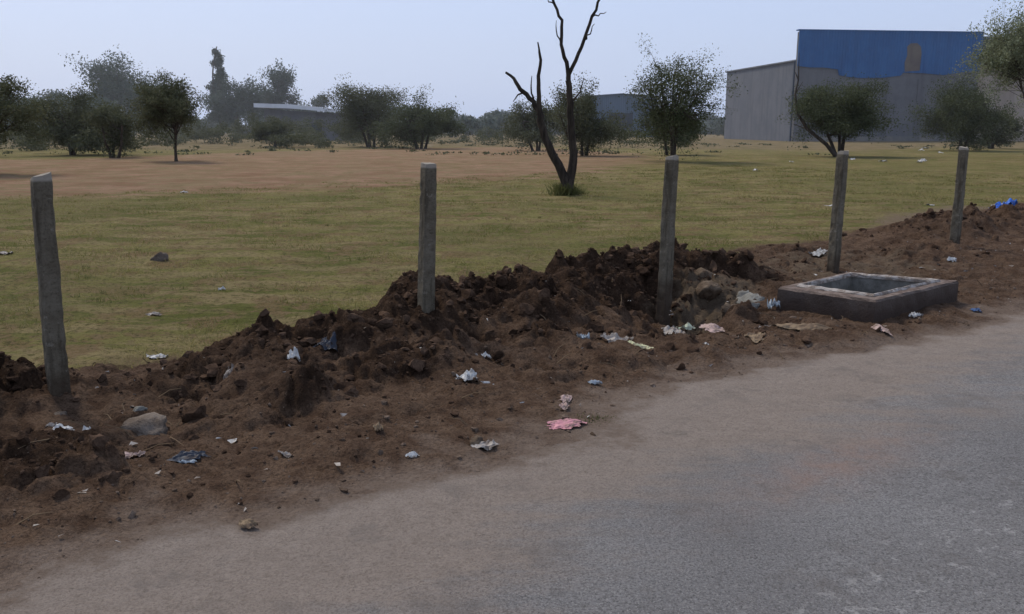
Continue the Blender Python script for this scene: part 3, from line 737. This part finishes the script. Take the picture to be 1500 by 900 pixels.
RF_=wallmat('roof_sheet',(.13,.14,.16),(.17,.18,.20),.9)
SG=wallmat('faded_sign_paint',(.12,.12,.12),(.20,.18,.15))
BR=wallmat('exposed_brick',(.11,.09,.08),(.16,.13,.105))
WR=wallmat('pale_roof_sheet',(.66,.67,.69),(.56,.57,.58),None,.2)
def prism(name,poly,y0,y1,mat,parent):
    n=len(poly);V_=[(x,y0,z) for x,z in poly]+[(x,y1,z) for x,z in poly]
    F_=[tuple(range(n)),tuple(range(2*n-1,n-1,-1))]+[(i,i+n,(i+1)%n+n,(i+1)%n) for i in range(n)]
    o=mesh_obj(name,V_,F_,[mat]);bm=bmesh.new();bm.from_mesh(o.data);bmesh.ops.recalc_face_normals(bm,faces=bm.faces);bm.to_mesh(o.data);bm.free()
    o.parent=parent;return o
wh=bpy.data.objects.new('warehouse',None);COL.objects.link(wh);wh.location=(33,106,-.1);wh.rotation_euler=(0,0,math.radians(7))
prism('main_wall',[(0,0),(22.6,0),(22.6,12.5),(0,12.5)],0,.5,BG,wh)
prism('rear_hall',[(.05,0),(22.5,0),(22.5,9.3),(.05,9.3)],.503,23,BG2,wh)
prism('rear_roof',[(-.15,9.303),(22.55,9.303),(22.55,9.45),(-.15,9.45)],.503,23.3,RF_,wh)
edge=[(-.05,8.7),(1.5,8.55),(3.2,8.55),(4.9,8.35),(5.1,7.7),(6.4,7.5),(8,7.4),(10.5,7.45),(12.7,7.7),(13.0,8.05),(15.5,8.0),(18,7.8),(20.5,8.15),(22.65,8.3)]
prism('blue_sheeting',edge+[(22.65,12.65),(-.05,12.65)],-.12,-.003,BB,wh)
prism('parapet_cap',[(-.15,12.653),(22.7,12.653),(22.7,12.78),(-.15,12.78)],-.18,.6,BB,wh)
prism('exposed_brick_patch',[(13.15,8.15),(15.0,8.3),(15.05,10.2),(14.9,11.0),(14.4,11.4),(13.6,11.35),(13.2,11.0),(13.3,10.0),(13.05,9.2)],-.15,-.124,BR,wh)
for i in range(1,6): prism('pilaster_%d'%i,[(i*3.75,0.72),(i*3.75+.4,0.72),(i*3.75+.4,7.3),(i*3.75,7.3)],-.1,-.003,BG,wh)
prism('drain_pipe',[(-.35,0),(-.2,0),(-.2,9.2),(-.35,9.2)],.1,.25,DK,wh)
prism('east_wing',[(22.72,0),(48,0),(48,9.6),(22.72,9.6)],.5,30,BE,wh)
prism('east_fascia',[(22.72,9.603),(48.1,9.603),(48.1,12.3),(22.72,12.3)],.3,30,DK,wh)
prism('plinth',[(-.1,0),(22.7,0),(22.7,.7),(-.1,.7)],-.06,-.003,SG,wh)
for i,xx in enumerate([29,35,41]): prism('window_%d'%i,[(xx,5.2),(xx+2,5.2),(xx+2,6.8),(xx,6.8)],.44,.497,DK,wh)
lh=bpy.data.objects.new('low_house',None);COL.objects.link(lh);lh.location=(-31,112,-.1)
prism('walls',[(.4,0),(10.4,0),(10.4,3.4),(.4,3.9)],0,6,BG,lh)
prism('roof',[(-.6,4.15),(4,4.0),(10.8,3.45),(10.8,3.8),(4,4.5),(-.6,4.65)],-.8,6.6,WR,lh)
prism('door',[(3,0),(4,0),(4,2.1),(3,2.1)],-.04,-.003,DK,lh)
prism('window',[(6,1.2),(7.4,1.2),(7.4,2.2),(6,2.2)],-.04,-.003,DK,lh)
bl=bpy.data.objects.new('shed',None);COL.objects.link(bl);bl.location=(12,150,-.1)
HB=wallmat('haze_tinted_blue_wall',(.065,.105,.155),(.08,.12,.17),.9)  # far shed: blue wall with distance haze mixed into its colour
prism('walls',[(0,0),(12,0),(12,6.6),(6,7.0),(0,6.6)],0,20,HB,bl)
prism('roof',[(-.3,6.62),(6,7.03),(12.3,6.62),(12.3,6.75),(6,7.18),(-.3,6.75)],-.3,20.3,HB,bl)
prism('door',[(4,0),(8,0),(8,4),(4,4)],-.05,-.003,DK,bl)

# ---------------- atmospheric haze over the far field (a real scattering volume) ----------------
hm=bpy.data.materials.new('haze');hm.use_nodes=True;hn=hm.node_tree;hn.nodes.clear()
ho=hn.nodes.new('ShaderNodeOutputMaterial');hv=hn.nodes.new('ShaderNodeVolumeScatter')
hv.inputs['Color'].default_value=(.93,.96,1,1);hv.inputs['Density'].default_value=.0008;hv.inputs['Anisotropy'].default_value=.3
hn.links.new(hv.outputs[0],ho.inputs['Volume'])
hx,h0,h1,ht=420,42,420,38
hz=mesh_obj('haze',[(-hx,h0,-.5),(hx,h0,-.5),(hx,h1,-.5),(-hx,h1,-.5),(-hx,h0,ht),(hx,h0,ht),(hx,h1,ht),(-hx,h1,ht)],
 [(0,3,2,1),(4,5,6,7),(0,1,5,4),(1,2,6,5),(2,3,7,6),(3,0,4,7)],[hm])

# ---------------- light ----------------
EL=math.radians(50);AZ=math.radians(-40)
w=bpy.data.worlds.new("World");scene.world=w;w.use_nodes=True;nt=w.node_tree
bg=nt.nodes['Background'];sky=nt.nodes.new('ShaderNodeTexSky');sky.sky_type='NISHITA';sky.sun_disc=False
sky.sun_elevation=EL;sky.sun_rotation=AZ;sky.air_density=1.0;sky.dust_density=3.0;sky.ozone_density=1.5
mx=nt.nodes.new('ShaderNodeMix');mx.data_type='RGBA';mx.inputs[0].default_value=.78
nt.links.new(sky.outputs[0],mx.inputs[6]);mx.inputs[7].default_value=(5.1,6.2,8.9,1)
nt.links.new(mx.outputs[2],bg.inputs[0]);bg.inputs[1].default_value=.115
sd=bpy.data.lights.new('sun','SUN');sd.energy=2.8;sd.angle=math.radians(13);sd.color=(1,.91,.77)
so_=bpy.data.objects.new('sun',sd);COL.objects.link(so_)
dv_=Vector((math.sin(AZ)*math.cos(EL),math.cos(AZ)*math.cos(EL),math.sin(EL)))
so_.rotation_euler=dv_.to_track_quat('Z','Y').to_euler();so_.location=dv_*50

cd=bpy.data.cameras.new('camera');cam=bpy.data.objects.new('camera',cd);COL.objects.link(cam)
cam.location=(0,0,1.8);cam.rotation_euler=(math.radians(90-11.53),0,0)
cd.sensor_width=36;cd.lens=31.18;cd.clip_end=8000
scene.camera=cam
scene.view_settings.view_transform='Standard';scene.view_settings.look='None';scene.view_settings.exposure=0
